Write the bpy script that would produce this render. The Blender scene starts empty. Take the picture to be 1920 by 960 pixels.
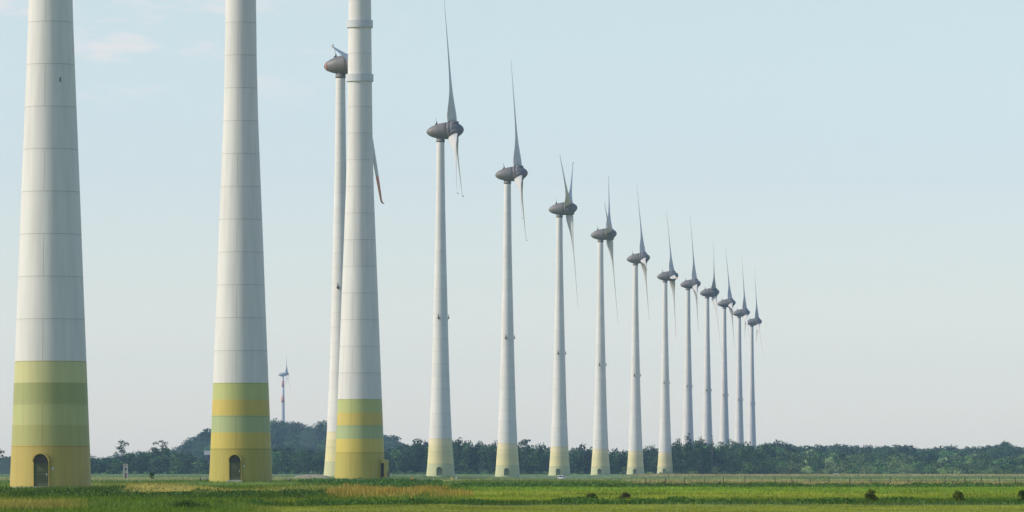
import bpy, bmesh, math, random
import numpy as np
from mathutils import Vector, Matrix
R_ = math.radians
scene = bpy.context.scene
COL = scene.collection

# ------------------------------------------------------------------ camera
CAMZ = 1.6
FP = 10000.0                                   # focal length in photo pixels (1920 wide)
cam = bpy.data.cameras.new('camera'); co = bpy.data.objects.new('camera', cam); COL.objects.link(co)
co.location = (0, 0, CAMZ); co.rotation_euler = (R_(90), 0, 0)
cam.sensor_width = 36; cam.lens = 36*FP/1920; cam.shift_y = (883-480)/1920
cam.clip_start = 1; cam.clip_end = 30000
scene.camera = co

# ------------------------------------------------------------------ light, sky, exposure
EL = 33.0; AZ = 9.0                           # sun elevation; degrees from due left towards the camera side
sv = Vector((-math.cos(R_(AZ))*math.cos(R_(EL)), -math.sin(R_(AZ))*math.cos(R_(EL)), math.sin(R_(EL))))
sl = bpy.data.lights.new('sun', 'SUN'); sl.energy = 2.75; sl.angle = R_(1.5); sl.color = (1.0, .90, .74)
so = bpy.data.objects.new('sun', sl); COL.objects.link(so); so.rotation_euler = sv.to_track_quat('Z', 'Y').to_euler()
w = bpy.data.worlds.new('World'); scene.world = w; w.use_nodes = True
nt = w.node_tree; N = nt.nodes; Lk = nt.links; N.clear()
def wn(t, **k):
    n = N.new(t)
    for a, b in k.items(): setattr(n, a, b)
    return n
sky = wn('ShaderNodeTexSky', sky_type='NISHITA', sun_disc=False, sun_elevation=R_(EL), sun_rotation=math.atan2(sv.x, sv.y),
         air_density=1.0, dust_density=0.7, ozone_density=2.0)
bg = wn('ShaderNodeBackground'); out = wn('ShaderNodeOutputWorld'); bg.inputs['Strength'].default_value = 0.15
tc = wn('ShaderNodeTexCoord'); sep = wn('ShaderNodeSeparateXYZ'); Lk.new(tc.outputs['Generated'], sep.inputs[0])
# the air near the horizon: cool pale grey
tint = wn('ShaderNodeValToRGB'); Lk.new(sep.outputs['Z'], tint.inputs[0])
SKYT = [(0.0, (1.37, 1.34, 1.53)), (0.012, (1.235, 1.21, 1.39)), (0.035, (.98, .96, 1.09)), (0.055, (.90, .875, .98)), (0.09, (.985, .905, .87)), (0.4, (1.0, .97, 1.0))]
cr = tint.color_ramp
cr.elements[0].position = SKYT[0][0]; cr.elements[0].color = (*SKYT[0][1], 1)
cr.elements[1].position = SKYT[-1][0]; cr.elements[1].color = (*SKYT[-1][1], 1)
for p, c in SKYT[1:-1]:
    e = cr.elements.new(p); e.color = (*c, 1)
mul = wn('ShaderNodeMix', data_type='RGBA', blend_type='MULTIPLY'); mul.inputs[0].default_value = 1
Lk.new(sky.outputs[0], mul.inputs[6]); Lk.new(tint.outputs[0], mul.inputs[7])
# thin pinkish cloud wisps, high on the left
mp = wn('ShaderNodeMapping'); mp.inputs['Scale'].default_value = (42, 42, 150); Lk.new(tc.outputs['Generated'], mp.inputs[0])
mp.inputs['Location'].default_value = (3.55, 0, 1.95)
ns = wn('ShaderNodeTexNoise'); ns.inputs['Scale'].default_value = 1.0; ns.inputs['Detail'].default_value = 5; ns.inputs['Roughness'].default_value = .62
Lk.new(mp.outputs[0], ns.inputs['Vector'])
cl = wn('ShaderNodeMapRange'); cl.inputs[1].default_value = .50; cl.inputs[2].default_value = .64; Lk.new(ns.outputs[0], cl.inputs[0])
hx = wn('ShaderNodeMapRange'); hx.inputs[1].default_value = -.015; hx.inputs[2].default_value = -.06; Lk.new(sep.outputs['X'], hx.inputs[0])
hz = wn('ShaderNodeMapRange'); hz.inputs[1].default_value = .066; hz.inputs[2].default_value = .076; Lk.new(sep.outputs['Z'], hz.inputs[0])
m1 = wn('ShaderNodeMath', operation='MULTIPLY'); m2 = wn('ShaderNodeMath', operation='MULTIPLY'); m3 = wn('ShaderNodeMath', operation='MULTIPLY')
Lk.new(cl.outputs[0], m1.inputs[0]); Lk.new(hx.outputs[0], m1.inputs[1]); Lk.new(m1.outputs[0], m2.inputs[0]); Lk.new(hz.outputs[0], m2.inputs[1])
Lk.new(m2.outputs[0], m3.inputs[0]); m3.inputs[1].default_value = .75
cm = wn('ShaderNodeMix', data_type='RGBA', blend_type='MULTIPLY'); Lk.new(m3.outputs[0], cm.inputs[0])
Lk.new(mul.outputs[2], cm.inputs[6]); cm.inputs[7].default_value = (1.32, 1.06, 1.02, 1)
Lk.new(cm.outputs[2], bg.inputs[0]); Lk.new(bg.outputs[0], out.inputs[0])
scene.view_settings.view_transform = 'Standard'; scene.view_settings.look = 'None'
scene.view_settings.exposure = 0.3; scene.view_settings.gamma = 1.0
scene.render.engine = 'CYCLES'
scene.cycles.volume_bounces = 0; scene.cycles.max_bounces = 6; scene.cycles.transparent_max_bounces = 8
HAZE_DENSITY = 5.4e-5

# ------------------------------------------------------------------ helpers
rng = np.random.default_rng(7); rnd = random.Random(11)
def lin(c): return tuple(((v/255)/12.92 if v/255 <= .04045 else ((v/255+.055)/1.055)**2.4) for v in c)
def at(px, D): return (px-960)*D/FP
def tag(o, label=None, cat=None, group=None, kind=None):
    if label: o['label'] = label
    if cat: o['category'] = cat
    if group: o['group'] = group
    if kind: o['kind'] = kind
    return o
def link(name, data, parent=None):
    o = bpy.data.objects.new(name, data); COL.objects.link(o)
    if parent is not None: o.parent = parent
    return o
def empty(name, loc, label, cat, group=None, rz=0):
    o = link(name, None); o.location = loc; o.rotation_euler.z = rz; o.empty_display_size = .5
    return tag(o, label, cat, group)
def pydata(name, V, F, m, parent=None, smooth=False):
    me = bpy.data.meshes.new(name); me.from_pydata([tuple(v) for v in V], [], [tuple(f) for f in F]); me.update()
    if m: me.materials.append(m)
    if smooth: me.polygons.foreach_set('use_smooth', [True]*len(me.polygons))
    return link(name, me, parent)
class MB:
    def __init__(s): s.V = []; s.F = []
    def add(s, V, F):
        o = len(s.V); s.V += [tuple(v) for v in V]; s.F += [tuple(i+o for i in f) for f in F]; return s
    def box(s, cx, cy, cz, sx, sy, sz, rz=0, tx=1, ty=1):
        V = []
        for z, kx, ky in ((-.5, 1, 1), (.5, tx, ty)):
            for x, y in ((-.5, -.5), (.5, -.5), (.5, .5), (-.5, .5)):
                px, py = x*sx*kx, y*sy*ky
                V.append((cx+px*math.cos(rz)-py*math.sin(rz), cy+px*math.sin(rz)+py*math.cos(rz), cz+z*sz))
        return s.add(V, [(0, 3, 2, 1), (4, 5, 6, 7), (0, 1, 5, 4), (1, 2, 6, 5), (2, 3, 7, 6), (3, 0, 4, 7)])
    def tube(s, pts, rad, n=8):
        V = []; F = []; pts = [Vector(p) for p in pts]
        for i, p in enumerate(pts):
            d = (pts[min(i+1, len(pts)-1)]-pts[max(i-1, 0)]).normalized()
            a = d.orthogonal().normalized(); b = d.cross(a)
            r = rad[i] if isinstance(rad, (list, tuple)) else rad
            V += [p+(a*math.cos(t*2*math.pi/n)+b*math.sin(t*2*math.pi/n))*r for t in range(n)]
        for i in range(len(pts)-1):
            for t in range(n):
                F.append((i*n+t, i*n+(t+1) % n, (i+1)*n+(t+1) % n, (i+1)*n+t))
        F.append(tuple(range(n-1, -1, -1))); F.append(tuple((len(pts)-1)*n+t for t in range(n)))
        return s.add(V, F)
    def lathe(s, prof, n=48, axis='z'):
        V = []; F = []
        for r, z in prof:
            for t in range(n):
                a = 2*math.pi*t/n; c, q = r*math.cos(a), r*math.sin(a)
                V.append((c, q, z) if axis == 'z' else (z, c, q))
        for i in range(len(prof)-1):
            for t in range(n):
                F.append((i*n+t, i*n+(t+1) % n, (i+1)*n+(t+1) % n, (i+1)*n+t))
        F.append(tuple(range(n-1, -1, -1))); F.append(tuple((len(prof)-1)*n+t for t in range(n)))
        return s.add(V, F)
    def build(s, name, m, parent=None, smooth=False): return pydata(name, s.V, s.F, m, parent, smooth)

# value noise -----------------------------------------------------------
_tab = np.random.default_rng(5).random((256, 256))
def vnoise(x, y):
    x = np.asarray(x, float); y = np.asarray(y, float)
    xi = np.floor(x).astype(int); yi = np.floor(y).astype(int); fx = x-xi; fy = y-yi
    fx = fx*fx*(3-2*fx); fy = fy*fy*(3-2*fy)
    g = lambda a, b: _tab[a & 255, b & 255]
    return (g(xi, yi)*(1-fx)+g(xi+1, yi)*fx)*(1-fy)+(g(xi, yi+1)*(1-fx)+g(xi+1, yi+1)*fx)*fy
def fbm(x, y, o=4):
    s = 0; a = .5; t = 0
    for i in range(o): s = s+a*vnoise(np.asarray(x)*2**i+17*i, np.asarray(y)*2**i+31*i); t += a; a *= .5
    return s/t
def sstep(a, b, x):
    t = np.clip((x-a)/(b-a), 0, 1); return t*t*(3-2*t)

# ------------------------------------------------------------------ materials
def mat(name, col, rough=.6, metal=0, noise=0.0, nscale=2.0, stretch=(1, 1, 1), spec=.4):
    m = bpy.data.materials.new(name); m.use_nodes = True; t = m.node_tree; b = t.nodes['Principled BSDF']
    b.inputs['Base Color'].default_value = (*col, 1); b.inputs['Roughness'].default_value = rough; b.inputs['Metallic'].default_value = metal
    b.inputs['Specular IOR Level'].default_value = spec
    if noise:
        c = t.nodes.new('ShaderNodeTexCoord'); mp = t.nodes.new('ShaderNodeMapping'); mp.inputs['Scale'].default_value = stretch
        n = t.nodes.new('ShaderNodeTexNoise'); n.inputs['Scale'].default_value = nscale; n.inputs['Detail'].default_value = 6
        t.links.new(c.outputs['Object'], mp.inputs[0]); t.links.new(mp.outputs[0], n.inputs['Vector'])
        r = t.nodes.new('ShaderNodeMapRange'); r.inputs[1].default_value = .25; r.inputs[2].default_value = .75
        r.inputs[3].default_value = 1-noise; r.inputs[4].default_value = 1+noise; t.links.new(n.outputs[0], r.inputs[0])
        x = t.nodes.new('ShaderNodeMix'); x.data_type = 'RGBA'; x.blend_type = 'MULTIPLY'; x.inputs[0].default_value = 1
        x.inputs[6].default_value = (*col, 1); t.links.new(r.outputs[0], x.inputs[7]); t.links.new(x.outputs[2], b.inputs['Base Color'])
    return m
def paint(c, k=.70):       # a paint whose sunlit look in the photo is sRGB c, next to white paint that looks (222,218,206)
    a = lin(c); wv = lin((222, 218, 206)); return tuple(a[i]/wv[i]*k*(1, .98, .80)[i] for i in range(3))

def veg_mat(name, trans=0.25, rough=.7, fine=0.0):
    m = bpy.data.materials.new(name); m.use_nodes = True; t = m.node_tree; b = t.nodes['Principled BSDF']
    a = t.nodes.new('ShaderNodeVertexColor'); a.layer_name = 'col'; src = a.outputs[0]
    b.inputs['Roughness'].default_value = rough; b.inputs['Specular IOR Level'].default_value = .15
    if fine:
        g = t.nodes.new('ShaderNodeNewGeometry'); n = t.nodes.new('ShaderNodeTexNoise'); n.inputs['Scale'].default_value = fine
        n.inputs['Detail'].default_value = 8; n.inputs['Roughness'].default_value = .7; t.links.new(g.outputs['Position'], n.inputs['Vector'])
        r = t.nodes.new('ShaderNodeMapRange'); r.inputs[1].default_value = .3; r.inputs[2].default_value = .7
        r.inputs[3].default_value = .7; r.inputs[4].default_value = 1.3; t.links.new(n.outputs[0], r.inputs[0])
        x = t.nodes.new('ShaderNodeMix'); x.data_type = 'RGBA'; x.blend_type = 'MULTIPLY'; x.inputs[0].default_value = 1
        t.links.new(src, x.inputs[6]); t.links.new(r.outputs[0], x.inputs[7]); src = x.outputs[2]
    t.links.new(src, b.inputs['Base Color'])
    if trans:
        tr = t.nodes.new('ShaderNodeBsdfTranslucent'); mx = t.nodes.new('ShaderNodeMixShader'); mx.inputs[0].default_value = trans
        t.links.new(src, tr.inputs[0]); t.links.new(b.outputs[0], mx.inputs[1]); t.links.new(tr.outputs[0], mx.inputs[2])
        t.links.new(mx.outputs[0], t.nodes['Material Output'].inputs[0])
    return m
M_GRASS = veg_mat('grass_blades', .2); M_LEAF = veg_mat('leaves', .15); M_GROUND = veg_mat('ground_cover', 0, .9, 1.3)
M_BARK = mat('bark', (.07, .06, .05), .9, noise=.3, nscale=3)
M_PALEBARK = mat('pale_bark', (.22, .20, .17), .9, noise=.25, nscale=3)

def fast_mesh(name, V, nper, col, m, parent=None, nrm=None):
    """V: (n*nper,3) vertex array of separate polygons with nper corners; col (n*nper,3)"""
    n = len(V)//nper; me = bpy.data.meshes.new(name)
    me.vertices.add(len(V)); me.vertices.foreach_set('co', V.astype(np.float32).ravel())
    me.loops.add(len(V)); me.loops.foreach_set('vertex_index', np.arange(len(V), dtype=np.int32))
    me.polygons.add(n); me.polygons.foreach_set('loop_start', np.arange(0, len(V), nper, dtype=np.int32))
    me.update(calc_edges=True)
    a = me.color_attributes.new('col', 'FLOAT_COLOR', 'POINT')
    c = np.ones((len(V), 4), np.float32); c[:, :3] = col; a.data.foreach_set('color', c.ravel())
    me.materials.append(m); me.validate()
    return link(name, me, parent)

# ------------------------------------------------------------------ terrain
# turbine list: tower px, photo scale px/m, base height z, type, yaw, tilt, azimuth, rotor radius, door angle
TURB = [
 dict(n=1, x=95,    s=18.7, yb=917, t='A1', yaw=3,  az=10, door=-98),
 dict(n=2, x=451.5, s=14.5, yb=904, t='A2', yaw=3,  az=20, door=-97),
 dict(n=3, x=674.7, s=11.6, yb=899, t='A3', yaw=4,  az=0,  door=-20),
 dict(n=4, x=638.5, s=7.878, yb=894, t='B', pitch=-34, yaw=-7.5, fat=1.45, az=152, tilt=5.5, R=37, door=-28),
 dict(n=5, x=826,   s=6.594, yb=893, t='B', yaw=-1, az=-122, tilt=4.5, R=37, door=-94),
 dict(n=6, x=951.5, s=5.756, yb=893, t='B', yaw=-1, az=-116, tilt=4.5, R=37, door=-94),
 dict(n=7, x=1049,  s=5.083, yb=892, t='B', yaw=-5, az=60, tilt=4.5, R=37, door=-97),
 dict(n=8, x=1126,  s=4.586, yb=891, t='B', yaw=-3.5, az=-72, tilt=4.5, R=37, door=-97),
 dict(n=9, x=1191.5, s=4.12, yb=890, t='B', yaw=-0.5, az=-100, tilt=5.5, R=36.5, door=-95),
 dict(n=10, x=1247, s=3.778, yb=888.5, t='B', yaw=1, az=-94, tilt=4.5, R=36.5, door=-97),
 dict(n=11, x=1290, s=3.623, yb=888, t='B', yaw=-1, az=12, tilt=4.5, R=36, door=-95),
 dict(n=12, x=1326, s=3.458, yb=888, t='B', yaw=2, az=-158, tilt=4.5, R=35, door=-95),
 dict(n=13, x=1358, s=3.251, yb=888, t='B', yaw=-1, az=18, tilt=5.5, R=34.4, door=-95),
 dict(n=14, x=1386, s=3.064, yb=888, t='B', yaw=0.5, az=-6, tilt=4.5, R=35, door=-95),
 dict(n=15, x=1409.5, s=2.888, yb=887.5, t='B', yaw=1, az=110, tilt=4.5, R=35, door=-95),
]
for T in TURB:
    T['D'] = FP/T['s']; T['X'] = at(T['x'], T['D']); T['z'] = CAMZ-(T['yb']-883)/T['s']
def gauss(X, D, x0, d0, sx, sd): return np.exp(-((X-x0)/sx)**2/2-((D-d0)/sd)**2/2)
def ground(X, D):
    X = np.asarray(X, float); D = np.asarray(D, float)
    z = .10*(fbm(X/9+50, D/22+9, 3)-.5)*sstep(150, 220, D)*(1-sstep(900, 2000, D))
    # low mounds that carry the nearest towers
    m = [(TURB[0], 8, 20, -.22), (TURB[1], 7.5, 34, .17), (TURB[2], 7.5, 45, .24), (TURB[3], 9, 60, .2)]
    for T, sx, sd, a in m:
        z = z+(a+.03)*np.exp(-np.maximum(0, np.hypot((X-T['X'])/sx, (D-T['D'])/sd)-.75)**2*2.2)
    for T in TURB[4:]: z = z+T['z']*gauss(X, D, T['X'], T['D'], 14, 60)
    z = z+.34*(fbm(X/7+12, D/26+4, 3)-.5)*sstep(200, 240, D)*(1-sstep(430, 500, D))*(1-sstep(-6, 0, X))
    z = z-.30*gauss(X, D, -34, 610, 30, 25)
    z = z-1.35*gauss(X, D, at(1053, 1500), 1480, 13, 170)
    z = z+.5*gauss(X, D, at(330, 420), 400, 3.2, 12)+.35*gauss(X, D, at(600, 480), 470, 3.5, 12)+.30*gauss(X, D, at(740, 640), 640, 5, 25)
    # wooded rises and dunes behind the plain
    z = z+31*gauss(X, D, -205, 4700, 62, 330)+22*gauss(X, D, -120, 4800, 45, 330)
    z = z+11*sstep(3400, 3900, D)*sstep(110, 190, X)*(.75+.5*fbm(X/60+3, D/400, 3))
    z = z+4.0*sstep(2700, 3100, D)*sstep(120, 150, X)
    z = z+12*gauss(X, D, -350, 3900, 70, 200)
    z = z+8*sstep(5200, 5900, D)+30*gauss(X, D, -333, 7750, 110, 300)
    return z

# vegetation map: (px range, row range as seen over level ground) are turned to ground positions
G = dict(olive=(110, 118, 40), bright=(106, 130, 40), yellowg=(126, 132, 50), mid=(82, 104, 38), dark=(56, 80, 30), tan=(134, 126, 98),
         greyg=(92, 112, 88), pale=(130, 134, 106), straw=(168, 154, 104), gold=(124, 116, 58), rust=(146, 122, 74), reed=(140, 132, 108))
VEGK = 1.36; TREEK = 0.92
GL = {k: np.array(lin(v))*VEGK for k, v in G.items()}
for k in GL: GL[k][2] *= .62
GL['dark'] = GL['dark']*.9
def row(D): return 883+CAMZ*FP/D
def veg(X, D):
    """colour and grass height of the plants on the ground"""
    X = np.asarray(X, float); D = np.asarray(D, float)
    vv = row(D); n1 = fbm(X/5, vv/3.2, 4); n2 = fbm(X/22+40, vv/6+3, 4); n3 = fbm(X/1.4+7, vv/1.3+8, 3); n4 = fbm(X/4+70, vv/2.2+20, 4)
    u = 960+FP*X/D + (n1-.5)*50; v = row(D)+(n3-.5)*2.2*np.clip((row(D)-883)/25, .1, 1.4)+(n1-.5)*2.5*np.clip((row(D)-890)/25, 0, 1.2)
    C = np.empty(X.shape+(3,)); C[:] = GL['greyg']; H = np.full(X.shape, .15)
    def put(mask, key, h):
        nonlocal C, H
        mask = np.clip(mask, 0, 1)[..., None]; C = C*(1-mask)+GL[key]*mask; H = H*(1-mask[..., 0])+h*mask[..., 0]
    def band(v0, v1, key, h, u0=-9999, u1=9999, s=.6, su=25, k=1.0):
        put(sstep(v0-s, v0+s, v)*(1-sstep(v1-s, v1+s, v))*sstep(u0-su, u0+su, u)*(1-sstep(u1-su, u1+su, u))*k, key, h)
    band(0, 893, 'reed', .5, 1180, 9999, .3, k=.85)
    band(0, 891, 'greyg', .2, -999, 1180, .3)
    band(893, 899, 'greyg', .2, s=.4); band(897, 899.5, 'mid', .2, 1200, 9999, .4, k=.35)
    band(895.5, 897.5, 'pale', .2, 900, 1500, .3, k=.6)
    band(899, 903.5, 'pale', .2, s=.4); band(901, 904, 'greyg', .25, 1500, 9999, .5)
    band(903.5, 912, 'tan', .30, 1180, 9999, .5); band(903, 913, 'mid', .3, -999, 1180, .8)
    band(895, 901, 'pale', .2, -999, 620, .4, k=.9); band(900.5, 902.5, 'greyg', .2, -999, 520, .3)
    band(900, 914, 'mid', .25, 860, 1180, 1, k=.8); band(907, 914, 'dark', .3, 860, 1500, 1, k=.75)
    band(913, 946, 'bright', .13)
    band(918, 941, 'yellowg', .12, k=sstep(.40, .60, n2)*.9)
    band(924, 943, 'mid', .16, k=sstep(.45, .62, fbm(X/8+9, vv/2.5, 4))*.9)
    # left half is rougher: mid green, with dark clumps that also paint in the relief's shadows
    band(905, 947, 'mid', .2, -9999, 860, 1.0, 60)
    band(907, 914, 'gold', .3, 160, 330, .8, 20, k=.45)
    band(916, 936, 'dark', .3, -999, 330, 1.2, 40, k=.25+.7*sstep(.42, .6, n4))  # dark cover on the slope, shadows of the relief included in its colour
    band(900, 917, 'dark', .25, 560, 820, 1.5, 25, k=.35+.55*sstep(.4, .6, n4))
    band(900, 915, 'mid', .22, 300, 600, 1., 30)
    band(923, 926.5, 'straw', .2, 240, 560, .5, 30, k=.7)
    band(927, 937, 'dark', .28, 250, 660, 1.0, 40, k=.9*sstep(.42, .56, n4))  # darker green stands in for shadowed hollows as well as weeds
    band(935, 970, 'yellowg', .15, -999, 640, 1.0, 40, k=.8*sstep(.48, .62, n2))
    band(917, 947, 'dark', .25, -999, 860, 1.0, 40, k=.4*sstep(.52, .66, n1))
    band(912, 924, 'gold', .3, 470, 640, 1.0, 30, k=.35)
    band(917, 932, 'rust', .35, 610, 885, 1.5, 16, k=.55*sstep(.40, .56, fbm(X/2.2+90, D/60, 3)))
    band(943, 956, 'straw', .22, -999, 160, 1, 40, k=.45)
    band(943, 956, 'gold', .22, -999, 160, 1, 40, k=.6)
    band(943, 970, 'mid', .25, 140, 480, 2, 40, k=.8)
    band(939, 946.5, 'dark', .25, 1250, 9999, .9, 90, k=.75)
    band(943.5, 947, 'dark', .22, 470, 1250, .8, 60, k=.8)
    band(947.5, 2000, 'olive', .05, 480, 9999, .6, 60)
    band(956, 2000, 'mid', .15, -999, 480, 1.5, 60)
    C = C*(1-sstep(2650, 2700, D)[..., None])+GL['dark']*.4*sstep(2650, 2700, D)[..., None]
    C = C*(1+(.5*(n3-.5)+.45*(n1-.5)+.3*(n2-.5))[..., None])
    return C, H

ys = [-600, -300, -120, -40, 20, 60, 100, 130, 160]
y = 180.0
while y < 8560: ys.append(y); y += max(1.0, y*.0032)*(1 if y < 3000 else 3)
ys.append(8580); ys = np.array(ys)
xs = [0.0]; d = .5
while xs[-1] < 1350: xs.append(xs[-1]+d); d *= 1.0 if xs[-1] < 70 else 1.035
xs = np.array(sorted([-v for v in xs[1:]]+xs))
XX, YY = np.meshgrid(xs, ys); ZZ = ground(XX, YY); CC, HH = veg(XX, np.maximum(YY, 120))
nx, ny = len(xs), len(ys)
me = bpy.data.meshes.new('ground'); V = np.stack([XX, YY, ZZ], -1).reshape(-1, 3)
idx = np.arange(nx*ny).reshape(ny, nx); F = np.stack([idx[:-1, :-1], idx[:-1, 1:], idx[1:, 1:], idx[1:, :-1]], -1).reshape(-1, 4)
me.vertices.add(len(V)); me.vertices.foreach_set('co', V.astype(np.float32).ravel())
me.loops.add(F.size); me.loops.foreach_set('vertex_index', F.astype(np.int32).ravel())
me.polygons.add(len(F)); me.polygons.foreach_set('loop_start', np.arange(0, F.size, 4, dtype=np.int32)); me.update(calc_edges=True)
me.polygons.foreach_set('use_smooth', [True]*len(F))
a = me.color_attributes.new('col', 'FLOAT_COLOR', 'POINT'); c4 = np.ones((len(V), 4), np.float32); c4[:, :3] = np.clip(CC.reshape(-1, 3), 0.005, 1); a.data.foreach_set('color', c4.ravel())
me.materials.append(M_GROUND); tag(link('ground', me), kind='structure')

# ------------------------------------------------------------------ haze
hb = MB().box(0, 4000, 89, 2760, 9400, 186); hm = bpy.data.materials.new('haze_air'); hm.use_nodes = True; t = hm.node_tree
t.nodes.remove(t.nodes['Principled BSDF']); pv = t.nodes.new('ShaderNodeVolumePrincipled')
pv.inputs['Density'].default_value = HAZE_DENSITY; pv.inputs['Color'].default_value = (.48, .76, 1.0, 1); pv.inputs['Anisotropy'].default_value = 0.0
t.links.new(pv.outputs[0], t.nodes['Material Output'].inputs['Volume'])
tag(hb.build('haze', hm), kind='stuff')

# ------------------------------------------------------------------ wind turbines
PROF = dict(A=[(0, 8.2), (4, 7.86), (12.8, 7.17), (21, 6.52), (30, 5.85), (38, 5.2), (46.7, 4.52), (54, 4.15), (62, 3.96), (65, 3.9), (78, 3.62), (88, 3.0), (95.6, 2.4)],
            B=[(0, 8.2), (2.2, 7.72), (5, 7.28), (10.6, 6.5), (20, 5.65), (30, 4.95), (40, 4.4), (50, 3.9), (62, 3.3), (75, 2.72), (86, 2.42), (95.6, 2.2)])
def rad(ty, z):
    p = PROF[ty]; return float(np.interp(z, [a for a, b in p], [b for a, b in p]))/2
BANDS = {'A1': (4.25, 3, [(178, 158, 88), (166, 164, 108), (176, 176, 122), (158, 160, 108), (192, 188, 138)]),
         'A2': (4.24, 3, [(170, 156, 78), (190, 170, 86), (162, 172, 126), (194, 172, 90), (178, 180, 118)]),
         'A3': (4.30, 3, [(176, 162, 82), (194, 176, 90), (160, 172, 126), (194, 174, 94), (176, 180, 118)]),
         'B': (3.56, 3, [(184, 184, 146), (208, 196, 150), (202, 193, 150), (208, 197, 156), (216, 202, 168)])}
def tower_mat(key):
    mod, nb, cols = BANDS[key]; m = bpy.data.materials.new('tower_paint_'+{'A1': 'olive', 'A2': 'ochre', 'A3': 'yellow', 'B': 'pale'}[key]); m.use_nodes = True
    t = m.node_tree; n = t.nodes; L = t.links; b = n['Principled BSDF']; b.inputs['Roughness'].default_value = .55; b.inputs['Specular IOR Level'].default_value = .3
    def nd(ty, **k):
        q = n.new(ty)
        for a_, b_ in k.items(): setattr(q, a_, b_)
        return q
    def math_(op, a_, b_=None, c_=None):
        q = nd('ShaderNodeMath', operation=op)
        for i, v_ in enumerate((a_, b_, c_)):
            if v_ is None: continue
            if isinstance(v_, (int, float)): q.inputs[i].default_value = v_
            else: L.new(v_, q.inputs[i])
        return q.outputs[0]
    tcx = nd('ShaderNodeTexCoord'); sp = nd('ShaderNodeSeparateXYZ'); L.new(tcx.outputs['Object'], sp.inputs[0])
    Z = sp.outputs['Z']; ramp = nd('ShaderNodeValToRGB'); ramp.color_ramp.interpolation = 'CONSTANT'
    L.new(math_('DIVIDE', Z, 40), ramp.inputs[0])
    white = (.64, .63, .585); edges = [0, mod, mod*1.5, mod*2, mod*2.5, mod*3]
    e = ramp.color_ramp.elements; e[0].position = 0; e[0].color = (*paint(cols[0]), 1); e[1].position = mod*3/40; e[1].color = (*white, 1)
    for i in range(1, 5):
        q = e.new(edges[i]/40); q.color = (*paint(cols[i]), 1)
    # weathering: broad tonal drift per ring, thin vertical run marks
    mpn = nd('ShaderNodeMapping'); mpn.inputs['Scale'].default_value = (1.3, 1.3, .09); L.new(tcx.outputs['Object'], mpn.inputs[0])
    ns_ = nd('ShaderNodeTexNoise'); ns_.inputs['Scale'].default_value = 1.2; ns_.inputs['Detail'].default_value = 7; ns_.inputs['Roughness'].default_value = .6; L.new(mpn.outputs[0], ns_.inputs['Vector'])
    st = nd('ShaderNodeMapRange'); st.inputs[1].default_value = .3; st.inputs[2].default_value = .7; st.inputs[3].default_value = .90; st.inputs[4].default_value = 1.05; L.new(ns_.outputs[0], st.inputs[0])
    seg = math_('FLOOR', math_('DIVIDE', Z, mod)); wn_ = nd('ShaderNodeTexWhiteNoise', noise_dimensions='1D'); L.new(math_('ADD', seg, .5), wn_.inputs['W'])
    ring = math_('ADD', math_('MULTIPLY', wn_.outputs[0], .05), .96)
    fr = math_('FRACT', math_('DIVIDE', math_('ADD', Z, mod*40), mod))
    seamw = .028/mod if key[0] == 'A' else .03/mod
    dist = math_('MINIMUM', fr, math_('SUBTRACT', 1.0, fr)); seam = math_('LESS_THAN', dist, seamw)
    par = math_('MODULO', seg, 2.0); odd = math_('GREATER_THAN', par, .5); even = math_('LESS_THAN', par, .5)
    vx = math_('LESS_THAN', math_('ABSOLUTE', sp.outputs['Y']), .026); vy = math_('LESS_THAN', math_('ABSOLUTE', sp.outputs['X']), .026)
    vert = math_('MAXIMUM', math_('MULTIPLY', vx, odd), math_('MULTIPLY', vy, even))
    vert = math_('MULTIPLY', vert, math_('LESS_THAN', Z, mod*14 if key[0] == 'A' else 0))
    alls = math_('MAXIMUM', seam, vert)
    dark = math_('SUBTRACT', 1.0, math_('MULTIPLY', alls, .38 if key[0] == 'A' else .22))
    # faint stain under every joint
    under = nd('ShaderNodeMapRange'); under.inputs[1].default_value = .86; under.inputs[2].default_value = 1.0; under.inputs[3].default_value = 1.0; under.inputs[4].default_value = .965; L.new(fr, under.inputs[0])
    k = math_('MULTIPLY', math_('MULTIPLY', st.outputs[0], ring), math_('MULTIPLY', dark, under.outputs[0]))
    mx = nd('ShaderNodeMix', data_type='RGBA', blend_type='MULTIPLY'); mx.inputs[0].default_value = 1; L.new(ramp.outputs[0], mx.inputs[6]); L.new(k, mx.inputs[7])
    L.new(mx.outputs[2], b.inputs['Base Color']); return m
TM = {k: tower_mat(k) for k in BANDS}
M_NAC = mat('nacelle_grey', (.165, .155, .142), .5, noise=.12, nscale=.8); M_HUB = mat('hub_grey', (.15, .148, .15), .5, noise=.08, nscale=1)
M_SEAMD = mat('dark_joint', (.05, .05, .055), .8); M_RED = mat('faded_red', (.60, .24, .15), .6, noise=.15, nscale=1)
M_STEEL = mat('flange_steel', (.50, .52, .52), .55, noise=.1, nscale=1.5); M_DARKMETAL = mat('dark_metal', (.06, .065, .07), .5)
M_DOOR = mat('door_green', (.075, .09, .04), .5, noise=.15, nscale=2); M_DOORB = mat('door_grey_green', (.12, .16, .11), .6, noise=.1)
M_CONC = mat('concrete', (.42, .40, .34), .85, noise=.2, nscale=1.5); M_WHITE = mat('white_paint', (.58, .56, .54), .5, noise=.06, nscale=1)
M_CONCP = mat('pale_concrete', (.46, .43, .41), .8, noise=.15); M_BRICK = mat('brown_brick', (.16, .07, .05), .8, noise=.2); M_DARKWALL = mat('dark_plaster', (.07, .08, .08), .9, noise=.2)
M_GLASS = mat('dark_glass', (.02, .03, .035), .1)

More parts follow.
